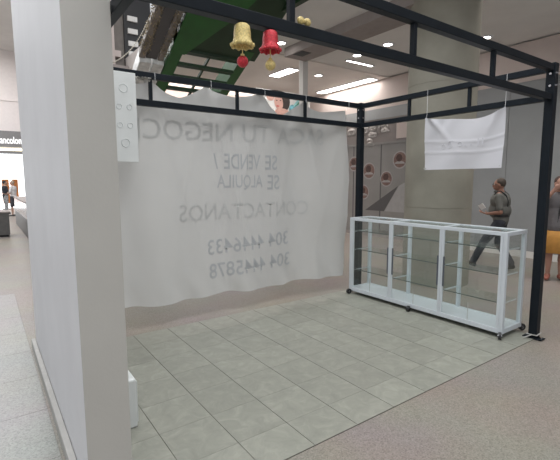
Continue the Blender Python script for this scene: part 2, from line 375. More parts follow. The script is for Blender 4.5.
for x in (-3.02, -2.02, -1.02): strut(x, D)
for y in (.82, 1.62): strut(0, y)
for x in (-1.08, -2.09, -3.10): strut(x, 0)
for (px, py2) in ((0, 0), (0, D)):
    for z in (2.594, 2.483):
        cylobj('bolt', (px-.04, py2-.005, z), (px-.053, py2-.005, z), .012, M_chrome, kf, n=6)
        cylobj('bolt', (px-.005, py2-.04, z), (px-.005, py2-.053, z), .012, M_chrome, kf, n=6)
# cable tie round the foot of the near post
bm = bmesh.new(); pts = [(-.047, -.047, .05), (.047, -.047, .06), (.047, .047, .05), (-.047, .047, .045), (-.047, -.047, .05)]
tube_path(bm, pts, .006); cyl(bm, (-.047, .0, .047), (-.11, .055, .012), .006, n=8)
tag(obj('cable_tie', bm, M_base), 'pale cable tied round the foot of the right post', 'cable')

# ------------------------------------------------------------------ hanging banner
YB = 2.515
ties = [(-3.85, 2.60), (-2.98, 2.60), (-2.36, 2.65), (-1.66, 2.645), (-1.03, 2.60), (-.27, 2.575)]
DIP = [.06, .135, .075, .20, .06]
def ztop(x):
    for (a, za), (b, zb), dp in zip(ties[:-1], ties[1:], DIP):
        if a <= x <= b:
            u = (x-a)/(b-a); return za+(zb-za)*u - dp*4*u*(1-u)*(1-.35*abs(2*u-1))
    return ties[-1][1]
def zbot(x): return .225+.045*(-x/3.9)+.012*math.sin(x*5.1)+.008*math.sin(x*11)
def ybn(x, z):
    s = (2.6-z)/2.4
    y = .027*math.sin(x*5.2+1+.5*s)+.015*math.sin(x*11.3+z*1.1)+.006*math.sin(x*3-z*4.2)
    for (a, za) in ties:                                   # creases falling from each tie
        for dx, w in ((-.28, .07), (.06, .09), (.34, .07)):
            xc = a+dx*(za-z)*.9
            y -= .022*math.exp(-((x-xc)/w)**2)*math.exp(-(za-z)*1.1)
    e = max(0, (x+1.3)/1.3)                                # loose right hand edge
    y += e*.035*math.sin(x*9+z*3.1)+e*.03*math.sin(z*5+x*4)*max(0, min(1, (1.9-z)))
    b = max(0, (.62-z)/.4)
    y += b*.02*math.sin(x*17+z*9)*math.sin(x*4.1)
    return YB + .045 + y
def xr(v):   # right edge outline by fraction of height
    z = 2.57-v*2.35
    pts = [(2.57, -.27), (2.04, -.18), (1.61, -.10), (1.10, -.10), (.59, -.16), (.2, -.22)]
    for (z0, x0), (z1, x1) in zip(pts[:-1], pts[1:]):
        if z1 <= z <= z0: return x0+(x1-x0)*(z0-z)/(z0-z1)
    return -.22
bn = empty('hanging_banner', (-2, YB, .25)); tag(bn, 'large white cloth banner hung along the back of the kiosk, print showing through reversed', 'banner')
bm = bmesh.new(); NX, NZ = 260, 140; G = []
for j in range(NZ+1):
    v = j/NZ; row = []
    for i in range(NX+1):
        u = i/NX; x = -3.86+u*(xr(v)+3.86); xt = -3.85+u*3.58
        z = ztop(xt)*(1-v)+zbot(x)*v
        row.append(bm.verts.new((x, max(ybn(x, z), 2.495), z)))
    G.append(row)
for j in range(NZ):
    for i in range(NX): bm.faces.new((G[j][i], G[j][i+1], G[j+1][i+1], G[j+1][i]))
cl = obj('cloth', bm, M_cloth, bn, smooth=True)
def btext(words, xs_, xe, zc, h, m, bold=.012, slope=0, gap=.09):
    wid = []
    for w in words:
        cu = sum({'I': .42, '1': .6, '/': .55, 'C': 1.05, 'O': 1.1, 'N': 1.1, 'G': 1.1}.get(ch, .95) for ch in w); wid.append(cu)
    k = (xs_-xe-gap*(len(words)-1))/sum(wid); x0 = xs_
    for w, cu in zip(words, wid):
        me = text_mesh(w, cu*k, h, bold)
        b2 = bmesh.new(); b2.from_mesh(me); bmesh.ops.triangulate(b2, faces=b2.faces)
        for _ in range(3): bmesh.ops.subdivide_edges(b2, edges=[e for e in b2.edges if e.calc_length() > .03], cuts=1); bmesh.ops.triangulate(b2, faces=b2.faces)
        for v in b2.verts:
            x = x0-v.co.x; z = zc-h/2+v.co.y+slope*(xs_-x)
            v.co = (x, max(ybn(x, z), 2.495)-.0035, z)
        b2.to_mesh(me); b2.free(); obj('lettering', me, m, bn, smooth=True)
        x0 -= cu*k+gap
btext(['SACA', 'TU', 'NEGOCIO'], -.60, -3.42, 2.19, .21, M_ghost2, .01, -.02, .13)
btext(['SE', 'VENDE', '/'], -1.40, -2.27, 1.83, .18, M_ghost, .010, 0, .07)
btext(['SE', 'ALQUILA'], -1.36, -2.23, 1.585, .185, M_ghost, .010, 0, .07)
btext(['CONTACTANOS'], -.88, -2.72, 1.245, .19, M_ghost2, .005)
btext(['304', '4446433'], -1.21, -2.37, .86, .18, M_ghost, .008, -.03, .07)
btext(['304', '4445878'], -1.18, -2.36, .575, .18, M_ghost, .008, -.03, .07)
for (x, z) in ties:
    bm = bmesh.new(); cyl(bm, (x, ybn(x, z), z-.005), (x, D+.034, H-.03), .0025, n=6); cyl(bm, (x, D+.034, H-.03), (x, D+.034, H+.004), .0025, n=6)
    cyl(bm, (x, D+.034, H+.003), (x, D-.034, H+.003), .0025, n=6); cyl(bm, (x, D-.034, H+.004), (x, D-.034, H-.09), .002, n=6); obj('tie', bm, M_white, bn)
# side thread from the banner to the back post
# ------------------------------------------------------------------ small sheet sign on the side beam
sg = empty('sheet_sign', (-.035, .87, 1.73)); tag(sg, 'white fabric sign sheet hung from the right side beam', 'sign')
bm = bmesh.new(); G = []; nu, nv = 60, 36
def zsg(u): return 2.352-.085*(4*u*(1-u))**1.0*(1-.35*math.cos((u-.3)*5)) - .0*u
def xsg(u, v):
    return -.040 - .010*math.sin(u*9+v*5)-.008*math.sin(u*4-v*3+1) - .035*math.exp(-((u-.10-.55*v)/.05)**2)*math.exp(-v*4) + .025*math.exp(-((u-.30+.3*v)/.06)**2)*math.exp(-v*5) - .02*math.exp(-((u-.93+.35*v)/.05)**2)*math.exp(-v*4) - .006*math.exp(-((v-.45)/.02)**2)-.006*math.exp(-((v-.66)/.02)**2)
for j in range(nv+1):
    v = j/nv; row = []
    for i in range(nu+1):
        u = i/nu; y = 1.345-u*.948; z = zsg(u)*(1-v)+1.728*v
        row.append(bm.verts.new((xsg(u, v), y, z)))
    G.append(row)
for j in range(nv):
    for i in range(nu): bm.faces.new((G[j][i], G[j][i+1], G[j+1][i+1], G[j+1][i]))
obj('sheet', bm, M_sheet, sg, smooth=True)
M_mark = mat('faint_sign_marks', (.56, .56, .60), .6, vary=.03)
for k, (u, v, w, h) in enumerate(((.27, .55, .045, .05), (.36, .52, .045, .07), (.38, .44, .05, .008), (.50, .50, .05, .05), (.57, .54, .03, .012), (.64, .52, .03, .012), (.72, .48, .018, .08), (.77, .48, .018, .08))):
    bm = bmesh.new(); y = 1.345-u*.948; z = zsg(u)*(1-v)+1.728*v; x = xsg(u, v)-.004
    if h > .04 and w > .03:
        for a in range(16):
            a0, a1 = 2*math.pi*a/16, 2*math.pi*(a+1)/16
            cyl(bm, (x, y+w*.5*math.cos(a0), z+h*.5*math.sin(a0)), (x, y+w*.5*math.cos(a1), z+h*.5*math.sin(a1)), .003, n=5)
    else: box(bm, (x-.001, y-w/2, z-h/2), (x+.001, y+w/2, z+h/2))
    obj('print_mark', bm, M_mark, sg)
for y, z in ((1.335, 2.34), (.405, 2.34)):
    bm = bmesh.new(); cyl(bm, (-.042, y, z), (-.033, y, LO-.02), .002, n=6); cyl(bm, (-.033, y, LO-.02), (-.033, y, H-.0), .002, n=6); obj('tie', bm, M_white, sg)
for y, z in ((1.33, 1.745), (.415, 1.745)):
    cylobj('eyelet', (-.034, y, z), (-.056, y, z), .009, M_base, sg, n=12)

# ------------------------------------------------------------------ display cabinet on castors
X0, X1, Y0, Y1, ZB, ZT = -.306, .106, .170, 2.326, .052, 1.09
cb = empty('display_cabinet', ((X0+X1)/2, (Y0+Y1)/2, .007)); tag(cb, 'long white aluminium glass display cabinet on black castors', 'cabinet')
p = .04; div = [Y0, Y0+(Y1-Y0)/3, Y0+2*(Y1-Y0)/3, Y1]
for x in (X0, X1-p):
    for y in (Y0, Y1-p): boxobj('corner_post', (x, y, ZB), (x+p, y+p, ZT), M_alu, cb, .003)
for y in div[1:-1]:
    boxobj('rear_post', (X1-p, y-p/2, ZB), (X1, y+p/2, ZT), M_alu, cb, .003)
for z0, z1 in ((ZB, ZB+.05), (ZT-.038, ZT)):
    for x in (X0, X1-p): boxobj('rail', (x+.001, Y0+p, z0), (x+p-.001, Y1-p, z1), M_alu, cb, .003)
    for y in (Y0, Y1-p): boxobj('rail', (X0+p, y+.001, z0), (X1-p, y+p-.001, z1), M_alu, cb, .003)
for y in div[1:-1]: boxobj('rail', (X0+p, y-.012, ZT-.03), (X1-p, y+.012, ZT), M_alu, cb, .003)
boxobj('bottom_board', (X0+p, Y0+p, ZB+.01), (X1-p, Y1-p, ZB+.045), M_alu, cb)
boxobj('glass_top', (X0+p, Y0+p, ZT-.012), (X1-p, Y1-p, ZT-.006), M_glass, cb)
# sliding framed doors at the front: two stiles meet at each division
for k in range(3):
    d = empty('door', (X0, div[k], ZB)); d.parent = cb; d.matrix_parent_inverse = cb.matrix_basis.inverted()
    ya, yb = div[k]+(.042 if k == 0 else .002), div[k+1]-(.042 if k == 2 else .002)
    for (a, b) in ((ya, ya+.028), (yb-.028, yb)): boxobj('stile', (X0+.002, a, ZB+.051), (X0+.022, b, ZT-.039), M_alu, d, .002)
    boxobj('pane', (X0+.008, ya+.028, ZB+.051), (X0+.013, yb-.028, ZT-.039), M_glass, d)
    boxobj('pane_joint', (X0+.007, (ya+yb)/2-.0015, ZB+.05), (X0+.014, (ya+yb)/2+.0015, ZB+.24), M_base, d)
    for hy in ([yb-.028] if k == 0 else [ya+.028] if k == 2 else [ya+.028, yb-.028]):
        s = 1 if hy < (ya+yb)/2 else -1
        boxobj('handle', (X0-.006, min(hy, hy+s*.016), ZB+.36), (X0+.008, max(hy, hy+s*.016), ZB+.70), mat('dark_handle', (.09, .10, .12), .4, vary=.1), d, .002)
for y in (Y0, Y1):
    s = 1 if y == Y0 else -1; boxobj('side_pane', (X0+p, y+s*.014-.0025, ZB+.05), (X1-p, y+s*.014+.0025, ZT-.038), M_glass, cb)
boxobj('rear_pane', (X1-.018, Y0+p, ZB+.05), (X1-.013, Y1-p, ZT-.038), M_glass, cb)
for z in (.355, .645, .905):
    for k in range(3):
        a, b = div[k]+(.046 if k == 0 else .004), div[k+1]-(.046 if k == 2 else .004)
        s = boxobj('shelf', (X0+.045, a, z), (X1-.05, b, z+.007), M_shelf, cb)
        boxobj('shelf_edge', (X0+.0425, a, z-.001), (X0+.045, b, z+.009), M_gedge, s)
        for yy in (a, b-.006): boxobj('bracket', (X0+.06, yy, z-.012), (X1-.05, yy+.006, z-.001), M_alu, s)
def castor(x, y, ox, oy):
    c = empty('castor', (x, y, .007)); c.parent = cb; c.matrix_parent_inverse = cb.matrix_basis.inverted()
    boxobj('top_plate', (x-.025, y-.025, ZB-.006), (x+.025, y+.025, ZB-.0005), M_black, c)
    wx, wy, wz = x+ox, y+oy, .0435; d = Vector((-oy, ox, 0)).normalized()
    for s_ in (-1, 1):
        bm = bmesh.new(); q = d*.018*s_; prism(bm, [Vector((x, y, ZB-.006))+q+Vector((ox, oy, 0))*.5, Vector((x, y, ZB-.006))+q-Vector((ox, oy, 0))*.5, Vector((wx, wy, wz-.008))+q, Vector((wx, wy, wz+.008))+q+Vector((ox, oy, 0))*.2], d*.004*s_); obj('fork', bm, M_black, c)
    bm = bmesh.new(); w_ = Vector((wx, wy, wz)); cyl(bm, w_-d*.014, w_+d*.014, .036, n=22); w = obj('wheel', bm, M_black, c)
    cylobj('hub', w_-d*.0165, w_+d*.0165, .014, M_chrome, w, n=14)
for x, ox in ((X0+.03, -.058), (X1-.03, .05)):
    for y, oy in ((Y0+.035, -.030), ((Y0+Y1)/2+.05, -.012), (Y1-.04, .012)): castor(x, y, ox, oy)

# ------------------------------------------------------------------ electrical enclosure on the left of the frame
eb = empty('electrical_box', (-3.315, 2.36, 1.825)); tag(eb, 'tall white steel electrical box with round knockouts, on the back beam', 'electrical box')
bm = bmesh.new(); box(bm, (-3.43, 2.325, 1.795), (-3.215, 2.422, 2.612)); obj('enclosure', bm, M_box, eb, bevel=.004)
bm = bmesh.new(); box(bm, (-3.436, 2.31, 1.787), (-3.208, 2.325, 2.62)); lid = obj('lid', bm, M_box, eb, bevel=.003)
M_knock = mat('knockout_ring', (.60, .63, .63), .5, vary=.05)
for (x, z, r) in ((-3.325, 2.47, .038), (-3.37, 2.30, .024), (-3.275, 2.30, .024), (-3.37, 2.13, .024), (-3.275, 2.13, .024), (-3.325, 1.965, .038)):
    bm = bmesh.new()
    for a in range(24):
        a0, a1 = 2*math.pi*a/24, 2*math.pi*(a+1)/24
        cyl(bm, (x+r*math.cos(a0), 2.309, z+r*math.sin(a0)), (x+r*math.cos(a1), 2.309, z+r*math.sin(a1)), .0035, n=6)
    obj('knockout', bm, M_knock, lid)
bm = bmesh.new(); box(bm, (-3.942, .80, .007), (-3.745, 1.0, .335))
fb = empty('floor_box', (-3.85, .96, .007)); tag(fb, 'small white box standing at the foot of the partition', 'box')
obj('body', bm, M_box, fb, bevel=.012)
boxobj('cover', (-3.745, .82, .03), (-3.735, .98, .31), M_box, fb, .004)

# ------------------------------------------------------------------ christmas bells on the front beam
def bell(x, ztop_, s, m, mball, label):
    r = empty('christmas_bell', (x, 0, ztop_-.2)); tag(r, label, 'bell', 'christmas bells hung from the front beam')
    bm = bmesh.new()
    lathe(bm, [(.006*s, .0), (.030*s, -.002*s), (.040*s, -.012*s), (.044*s, -.04*s), (.045*s, -.07*s), (.049*s, -.084*s), (.057*s, -.098*s), (.059*s, -.112*s), (.052*s, -.112*s), (.044*s, -.094*s), (.038*s, -.07*s), (.02*s, -.03*s)], (x, -.012, ztop_), 28)
    obj('bell_body', bm, m, r, smooth=True)
    for a in range(9):
        t_ = 2*math.pi*a/9; bm = bmesh.new(); ball(bm, (x+.055*s*math.cos(t_), -.012+.055*s*math.sin(t_), ztop_-.107*s), .013*s, 1); obj('rim_bead', bm, m, r, smooth=True)
    bm = bmesh.new(); cyl(bm, (x, -.012, ztop_-.03*s), (x, -.012, ztop_-.165*s), .0025, n=6); obj('cord', bm, M_gold, r)
    bm = bmesh.new(); ball(bm, (x, -.012, ztop_-.188*s), .030*s, 3); b = obj('clapper_ball', bm, mball, r, smooth=True)
    bm = bmesh.new(); cyl(bm, (x, -.012, ztop_-.160*s), (x, -.012, ztop_-.15*s), .010*s, n=10); obj('ball_cap', bm, M_gold, b)
    bm = bmesh.new(); cyl(bm, (x, -.012, ztop_), (x, -.012, LO-.0605), .003, n=6); obj('hanger', bm, M_gold, r)
bell(-3.40, 2.345, .92, M_gold, M_red, 'gold glitter bell with a red ball hanging from front beam')
bell(-3.238, 2.346, .88, M_red, M_gold, 'red glitter bell with a gold ball hanging from front beam')
bw = empty('gold_bow', (-3.02, 0, LO+.02)); tag(bw, 'small gold bow on top of the lower front beam', 'bow')
for s in (-1, 1):
    bm = bmesh.new(); ball(bm, (-3.02+s*.022, -.01, LO+.025), .024, 2, (1, .6, .9)); obj('loop', bm, M_gold, bw, smooth=True)
bm = bmesh.new(); ball(bm, (-3.02, -.02, LO+.022), .012, 2); obj('knot', bm, M_gold, bw, smooth=True)

# ------------------------------------------------------------------ green open staircase
stt = empty('green_staircase', (-1.35, 5.1, 0)); tag(stt, 'dark green steel open staircase rising behind the banner', 'staircase')
def zs(y): return 3.63-.54*(y-4.33)
def strg(x0, x1, ya, yb, lo, hi, m, name='stringer'):
    bm = bmesh.new(); prism(bm, [(x0, ya, zs(ya)+lo), (x0, yb, max(0, zs(yb)+lo)), (x0, yb, zs(yb)+hi), (x0, ya, zs(ya)+hi)], (x1-x0, 0, 0)); return obj(name, bm, m, stt)
strg(-2.0, -1.82, 4.2, 10.9, -.02, .34, M_green); strg(-.85, -.68, 4.2, 10.9, -.02, .34, M_green)
strg(-1.375, -1.345, 4.2, 10.9, .0, .05, M_shaded_dgreen, 'centre_bar')
for k in range(24):
    y = 4.46+.25*k
    boxobj('tread', (-1.83, y-.10, zs(y)+.0), (-.84, y+.045, zs(y)+.045), M_shaded_dgreen, stt)
bm = bmesh.new(); prism(bm, [(-2.0, 4.36, 3.60), (-2.0, 3.2, 4.24), (-2.0, 2.9, 4.24), (-2.0, 2.9, 4.5), (-2.0, 3.3, 4.5), (-2.0, 4.36, 3.97)], (1.42, 0, 0)); obj('landing', bm, M_shaded_dgreen, stt)  # shade of the underside put into the darker green
bm = bmesh.new(); prism(bm, [(-2.02, 4.45, 3.545), (-1.80, 4.45, 3.545), (-1.25, 3.6, 4.005), (-1.1, 3.2, 4.22), (-2.02, 3.2, 4.22)], (0, -.02, -.02)); obj('soffit_plate', bm, M_green, stt)  # brighter green paints the lit left part of the landing underside
for x in (-1.95, -.62):
    boxobj('landing_edge', (x-.05, 2.75, 4.1), (x+.04, 4.3, 4.3), M_shaded_dgreen, stt)
# escalator side with tinsel
es = empty('escalator', (-2.3, 5.2, 0)); tag(es, 'pale escalator side panels rising beside the green staircase', 'escalator')
def esb(x0, x1, ya, yb, lo, hi, m, name):
    bm = bmesh.new(); prism(bm, [(x0, ya, zs(ya)+lo), (x0, yb, max(0, zs(yb)+lo)), (x0, yb, zs(yb)+hi), (x0, ya, zs(ya)+hi)], (x1-x0, 0, 0)); return obj(name, bm, m, es, .01)
M_esc = mat('escalator_beige', (.20, .17, .145), .45, vary=.15)
M_silver = mat('silver_panel', (.60, .60, .58), .3, metal=.35, vary=.25, scale=12)
esb(-2.42, -2.32, 3.2, 4.70, .02, .12, M_esc, 'side_beam'); esb(-2.13, -2.04, 3.2, 4.70, .02, .12, M_esc, 'side_beam')
esb(-2.40, -2.22, 4.72, 10.8, -.02, .18, M_silver, 'lower_panel'); boxless = esb(-2.31, -2.14, 3.2, 4.7, .03, .10, M_vdark, 'truss_cover'); esb(-2.19, -2.02, 4.72, 10.8, -.02, .18, M_silver, 'lower_panel')
M_tin = mat('gold_tinsel', (.30, .24, .15), .3, metal=.5, vary=.5, scale=30)
def tinsel(a, b, n, rad, label, name='tinsel_garland', m=M_tin, sag=0, strand=.035):
    bm = bmesh.new(); a, b = Vector(a), Vector(b)
    for i in range(n):
        u = (i+random.random())/n; c = a.lerp(b, u); c.z -= sag*4*u*(1-u)
        th = random.uniform(0, 6.28); c = c+Vector((math.cos(th)*rad, 0, math.sin(th)*rad))
        d = Vector((random.uniform(-1, 1), random.uniform(-1, 1), random.uniform(-1, 1))).normalized()*strand
        e = d.cross(Vector((random.uniform(-1, 1), random.uniform(-1, 1), 1))).normalized()*.006
        v = [bm.verts.new(c+d-e), bm.verts.new(c+d+e), bm.verts.new(c-d+e), bm.verts.new(c-d-e)]; bm.faces.new(v)
        v2 = [bm.verts.new(c+d+e.cross(d).normalized()*.006), bm.verts.new(c-d+e.cross(d).normalized()*.006), bm.verts.new(c-d-e.cross(d).normalized()*.006)]; bm.faces.new(v2)
    return tag(obj(name, bm, m), label, 'garland')
tinsel((-2.36, 3.3, zs(3.3)+.1), (-2.36, 4.6, zs(4.6)+.08), 420, .075, 'gold tinsel garland wound on the left escalator beam')
tinsel((-2.09, 3.3, zs(3.3)+.1), (-2.09, 4.6, zs(4.6)+.08), 420, .07, 'gold tinsel garland wound beside the green staircase')
bm = bmesh.new(); a = Vector((-3.42, 2.45, 2.70)); b = Vector((-2.42, 4.15, 3.86))
for i in range(60):
    u = i/59; c = a.lerp(b, u); c.z -= .12*4*u*(1-u)
    ball(bm, c, .004 if i % 2 else .009, 1)
    if i < 59:
        c2 = a.lerp(b, (i+1)/59); c2.z -= .12*4*((i+1)/59)*(1-(i+1)/59); cyl(bm, c, c2, .0015, n=5)
tag(obj('bead_garland', bm, mat('pale_beads', (.42, .38, .31), .35, vary=.2)), 'pale bead garland slanting up from the back beam', 'garland')
tinsel((-3.2, 2.40, 2.60), (-3.03, 2.40, 2.60), 60, .012, 'short tinsel scrap under the back beam by the electrical box', m=mat('silver_tinsel', (.5, .48, .44), .3, metal=.4, vary=.3), strand=.012)
# poster of a woman and painted hand above the banner
po = empty('wall_poster', (2.6, 8, 3.55)); tag(po, 'poster with a face and painted hand above the banner', 'poster')
boxobj('poster_board', (1.75, 8.0, 3.45), (3.65, 8.04, 4.12), mat('poster_white', (.66, .66, .65), .6, vary=.05), po)
def disc(cx, cz, rx, rz, m, name, y=7.998, a=0):
    bm = bmesh.new(); pts = []
    for k in range(24):
        t_ = 2*math.pi*k/24; X, Z = rx*math.cos(t_), rz*math.sin(t_)
        pts.append((cx+X*math.cos(a)-Z*math.sin(a), y, cz+X*math.sin(a)+Z*math.cos(a)))
    prism(bm, pts, (0, -.003, 0)); return obj(name, bm, m, po)
M_face = mat('print_skin', (.55, .33, .28), .6, vary=.15, scale=8); M_hair = mat('print_hair', (.03, .02, .018), .6, vary=.2)
disc(2.66, 3.84, .24, .27, M_hair, 'hair'); disc(2.50, 3.80, .15, .21, M_face, 'face', 7.994, .2); disc(2.22, 3.92, .13, .10, M_face, 'shoulder'); disc(2.62, 3.55, .25, .10, M_face, 'neck', 7.993)
disc(2.47, 3.70, .05, .015, M_red, 'lips', 7.990); disc(2.43, 3.85, .03, .012, M_hair, 'eye', 7.990); disc(2.56, 3.86, .03, .012, M_hair, 'eye', 7.990)
for k, (a, cc) in enumerate(((.2, (.10, .35, .42)), (.5, (.25, .55, .60)), (.8, (.06, .25, .12)), (1.1, (.30, .60, .62)))):
    disc(3.10+.10*math.cos(a), 3.72+.16*math.sin(a)+.0, .17, .035, mat('painted_finger_%d' % k, cc, .6, vary=.3), 'painted_finger', 7.994-.001*k, a*.7)
disc(3.0, 3.66, .13, .13, mat('painted_palm', (.16, .42, .50), .6, vary=.5, scale=12), 'painted_palm', 7.995)
disc(2.45, 4.06, .32, .07, M_hair, 'hat_brim'); 

# ------------------------------------------------------------------ people
def remesh(prims, vox):
    VV = []; FF = []
    def add(c, r, sub):
        V, F = ico(sub); k = len(VV)
        VV.extend([(c[0]+p[0]*r[0], c[1]+p[1]*r[1], c[2]+p[2]*r[2]) for p in V]); FF.extend([[i+k for i in f] for f in F])
    for pr in prims:
        if pr[0] == 'c':
            _, a, ra, b, rb = pr; a, b = Vector(a), Vector(b); n = max(2, int((b-a).length/(min(ra, rb)*.45))+1)
            for i in range(n+1):
                u = i/n; q = ra+(rb-ra)*u; add(a.lerp(b, u), (q, q, q), 2)
        else: add(pr[1], pr[2], 3)
    me = bpy.data.meshes.new('b'); me.from_pydata(VV, [], FF); me.update()
    o = bpy.data.objects.new('b', me); C.objects.link(o)
    r = o.modifiers.new('r', 'REMESH'); r.mode = 'VOXEL'; r.voxel_size = vox
    s = o.modifiers.new('s', 'SMOOTH'); s.factor = .5; s.iterations = 3
    bpy.context.view_layer.update()
    m2 = bpy.data.meshes.new_from_object(o.evaluated_get(bpy.context.evaluated_depsgraph_get()))
    bpy.data.objects.remove(o); return m2
def hand(prims, w, d, palmup, spread, r=.0095):
    """palm from wrist w along d with five unequal, bent fingers; spread = across-the-palm direction"""
    w, d, n, s = Vector(w), Vector(d).normalized(), Vector(palmup).normalized(), Vector(spread).normalized()
    pc = w+d*.045
    for k in (-1.5, -.5, .5, 1.5): prims.append(('c', w+s*k*.012, .014, w+d*.085+s*k*.019, .0125))
    for k, L in zip((-1.5, -.5, .5, 1.5), (.055, .075, .08, .07)):
        a = w+d*.085+s*k*.021; b = a+d*L*.5+n*.008; c = b+d*L*.32+n*L*.38
        prims.append(('c', a, r, b, r)); prims.append(('c', b, r, c, r*.85))
    a = w+d*.03+s*.034; b = a+d*.03+s*.022+n*.012; c = b+d*.03+n*.018
    prims.append(('c', a, .012, b, .0105)); prims.append(('c', b, .0105, c, .009))
def person(loc, rz, h, pose, cols, label, vox=.011, extras=None, group=None):
    k = h/1.70; root = empty('person', loc, rz); root.scale = (k, k, k); tag(root, label, 'person', group)
    g = pose; V = Vector
    skin = mat('skin_'+cols['id'], cols['skin'], .55, vary=.06, scale=6)
    lean = g.get('lean', 0)
    hd = V((g.get('hx', 0), .02+lean*1.0, 1.585)); ch = V((0, lean*.7, 1.28)); pv = V((0, 0, .95))
    f = V(g.get('face', (0, 1, 0))).normalized(); sd = V((f.y, -f.x, 0))
    B = [('e', hd, (.078, .092, .112)), ('e', hd+f*.035-V((0, 0, .055)), (.055, .058, .055)), ('c', hd-V((0, 0, .08))-f*.01, .055, ch+V((0, -.01, .15)), .06),
         ('c', hd+f*.093-V((0, 0, .005)), .011, hd+f*.108-V((0, 0, .03)), .015), ('e', hd+f*.088-V((0, 0, .066)), (.024, .014, .012)),
         ('e', hd+sd*.08-V((0, 0, .01)), (.012, .022, .032)), ('e', hd-sd*.08-V((0, 0, .01)), (.012, .022, .032))]
    torso = [('e', ch, (.175, g.get('chest', .118), .17)), ('e', ch+V((0, .0, -.17)), (.158, g.get('belly', .115), .17)), ('e', pv, (.165, .118, .13)),
             ('c', ch+V((-.17, -.01, .085)), .06, ch+V((.17, -.01, .085)), .06), ('c', ch+V((-.1, 0, .13)), .05, ch+V((.1, 0, .13)), .05)]
    B += torso
    sleeves = []; hands = g['hands']
    for s, (el, wr, hdir, pn, sp) in hands.items():
        sgn = 1 if s == 'R' else -1
        sh = ch+V((sgn*.19, -.01, .085)); el, wr = V(el), V(wr)
        B += [('c', sh, .052, el, .041), ('c', el, .041, wr, .027)]; hand(B, wr, hdir, pn, sp)
        e2 = sh.lerp(el, cols.get('sleeve', .75)); sleeves.append(('c', sh, .066, e2, .062))
    trous = [('e', pv+V((0, 0, .0)), (.178, .132, .13))]; feet = []
    for s, (kn, an, toe) in g['legs'].items():
        sgn = 1 if s == 'R' else -1; hp = pv+V((sgn*.09, 0, -.06)); kn, an, toe = V(kn), V(an), V(toe).normalized()
        B += [('c', hp, .085, kn, .056), ('c', kn, .056, kn.lerp(an, .4)-toe*.012, .055), ('c', kn.lerp(an, .4)-toe*.012, .055, an, .036), ('c', an-V((0, 0, .04)), .032, an+toe*.13-V((0, 0, .055)), .028)]
        lt = cols.get('leg', 1.0)
        trous.append(('c', hp, .105, kn.lerp(hp, 0 if lt >= .55 else 1-lt/.5), .078))
        if lt >= .55: trous.append(('c', kn, .078, kn.lerp(an, (lt-.5)*1.9), .064))
        feet.append((an, toe))
    if cols.get('skirt'): trous = [('c', pv+V((0, 0, -.14)), .15, pv+V((0, .0, -.40)), .185)]; torso.append(('c', pv+V((0, 0, -.05)), .165, pv+V((0, 0, .1)), .15))
    obj('body', remesh(B, vox), skin, root, smooth=True, local=True)
    shirt = [(q[0], q[1], tuple(x+.014 for x in q[2])) if q[0] == 'e' else ('c', q[1], q[2]+.012, q[3], q[4]+.012) for q in torso[:4]+torso[5:]]+sleeves
    st = obj('shirt', remesh(shirt, vox), mat('shirt_'+cols['id'], cols['shirt'], .8, vary=.1, scale=10), root, smooth=True, local=True)
    if cols.get('skirt'):
        sb = bmesh.new(); lathe(sb, [(.05, .82), (.165, .82), (.185, .72), (.20, .46), (.19, .455), (.05, .6)], (0, .01, 0), 40, Matrix.Diagonal((1.06, .92, 1)))
        bmesh.ops.recalc_face_normals(sb, faces=sb.faces); sk = bpy.data.meshes.new('skirt'); sb.to_mesh(sk); sb.free()
    obj('skirt' if cols.get('skirt') else 'trousers', sk if cols.get('skirt') else remesh(trous, vox), mat('trousers_'+cols['id'], cols['trousers'], .8, vary=cols.get('tv', .12), scale=14), root, smooth=True, local=True)
    for an, toe in feet:
        obj('shoe', remesh([('c', an-V((0, 0, .035)), .046, an-toe*.02-V((0, 0, .05)), .045), ('c', an-toe*.03-V((0, 0, .06)), .036, an+toe*.17-V((0, 0, .062)), .034), ('c', an+toe*.08-V((0, 0, .055)), .045, an+toe*.13-V((0, 0, .06)), .04)], vox), mat('shoe_'+cols['id'], cols['shoe'], .5, vary=.1), root, smooth=True, local=True)
    hr = [('e', hd-f*.022+V((0, 0, .028)), (.086, .092, .098))]
    if cols.get('long'): hr += [('c', hd-f*.05, .075, hd-f*.07-V((0, 0, .17)), .06)]
    hm = remesh(hr, vox); b3 = bmesh.new(); b3.from_mesh(hm)
    bmesh.ops.bisect_plane(b3, geom=b3.verts[:]+b3.edges[:]+b3.faces[:], plane_co=hd+f*.03+V((0, 0, .035)), plane_no=(f*.75-V((0, 0, .55))).normalized(), clear_outer=True)
    b3.to_mesh(hm); b3.free()
    obj('hair', hm, mat('hair_'+cols['id'], cols['hair'], .7, vary=.3, scale=30), root, smooth=True, local=True)
    for s in (-1, 1):
        bm = bmesh.new(); ball(bm, hd+f*.083+sd*s*.032+V((0, 0, .0)), .011, 2); ey = obj('eye', bm, mat('eye_white', (.7, .68, .66), .3, vary=.02), root, smooth=True, local=True)
        bm = bmesh.new(); ball(bm, hd+f*.092+sd*s*.032, .005, 1); obj('pupil', bm, M_black, ey, smooth=True, local=True)
    bm = bmesh.new(); ball(bm, hd+f*.099-V((0, 0, .066)), 1, 2, (.02 if abs(f.y) > .5 else .006, .006 if abs(f.y) > .5 else .02, .004)); obj('mouth', bm, mat('lip', (.35, .14, .12), .5, vary=.1), root, local=True)
    if extras: extras(root, hd, f, sd, ch, pv)
    return root
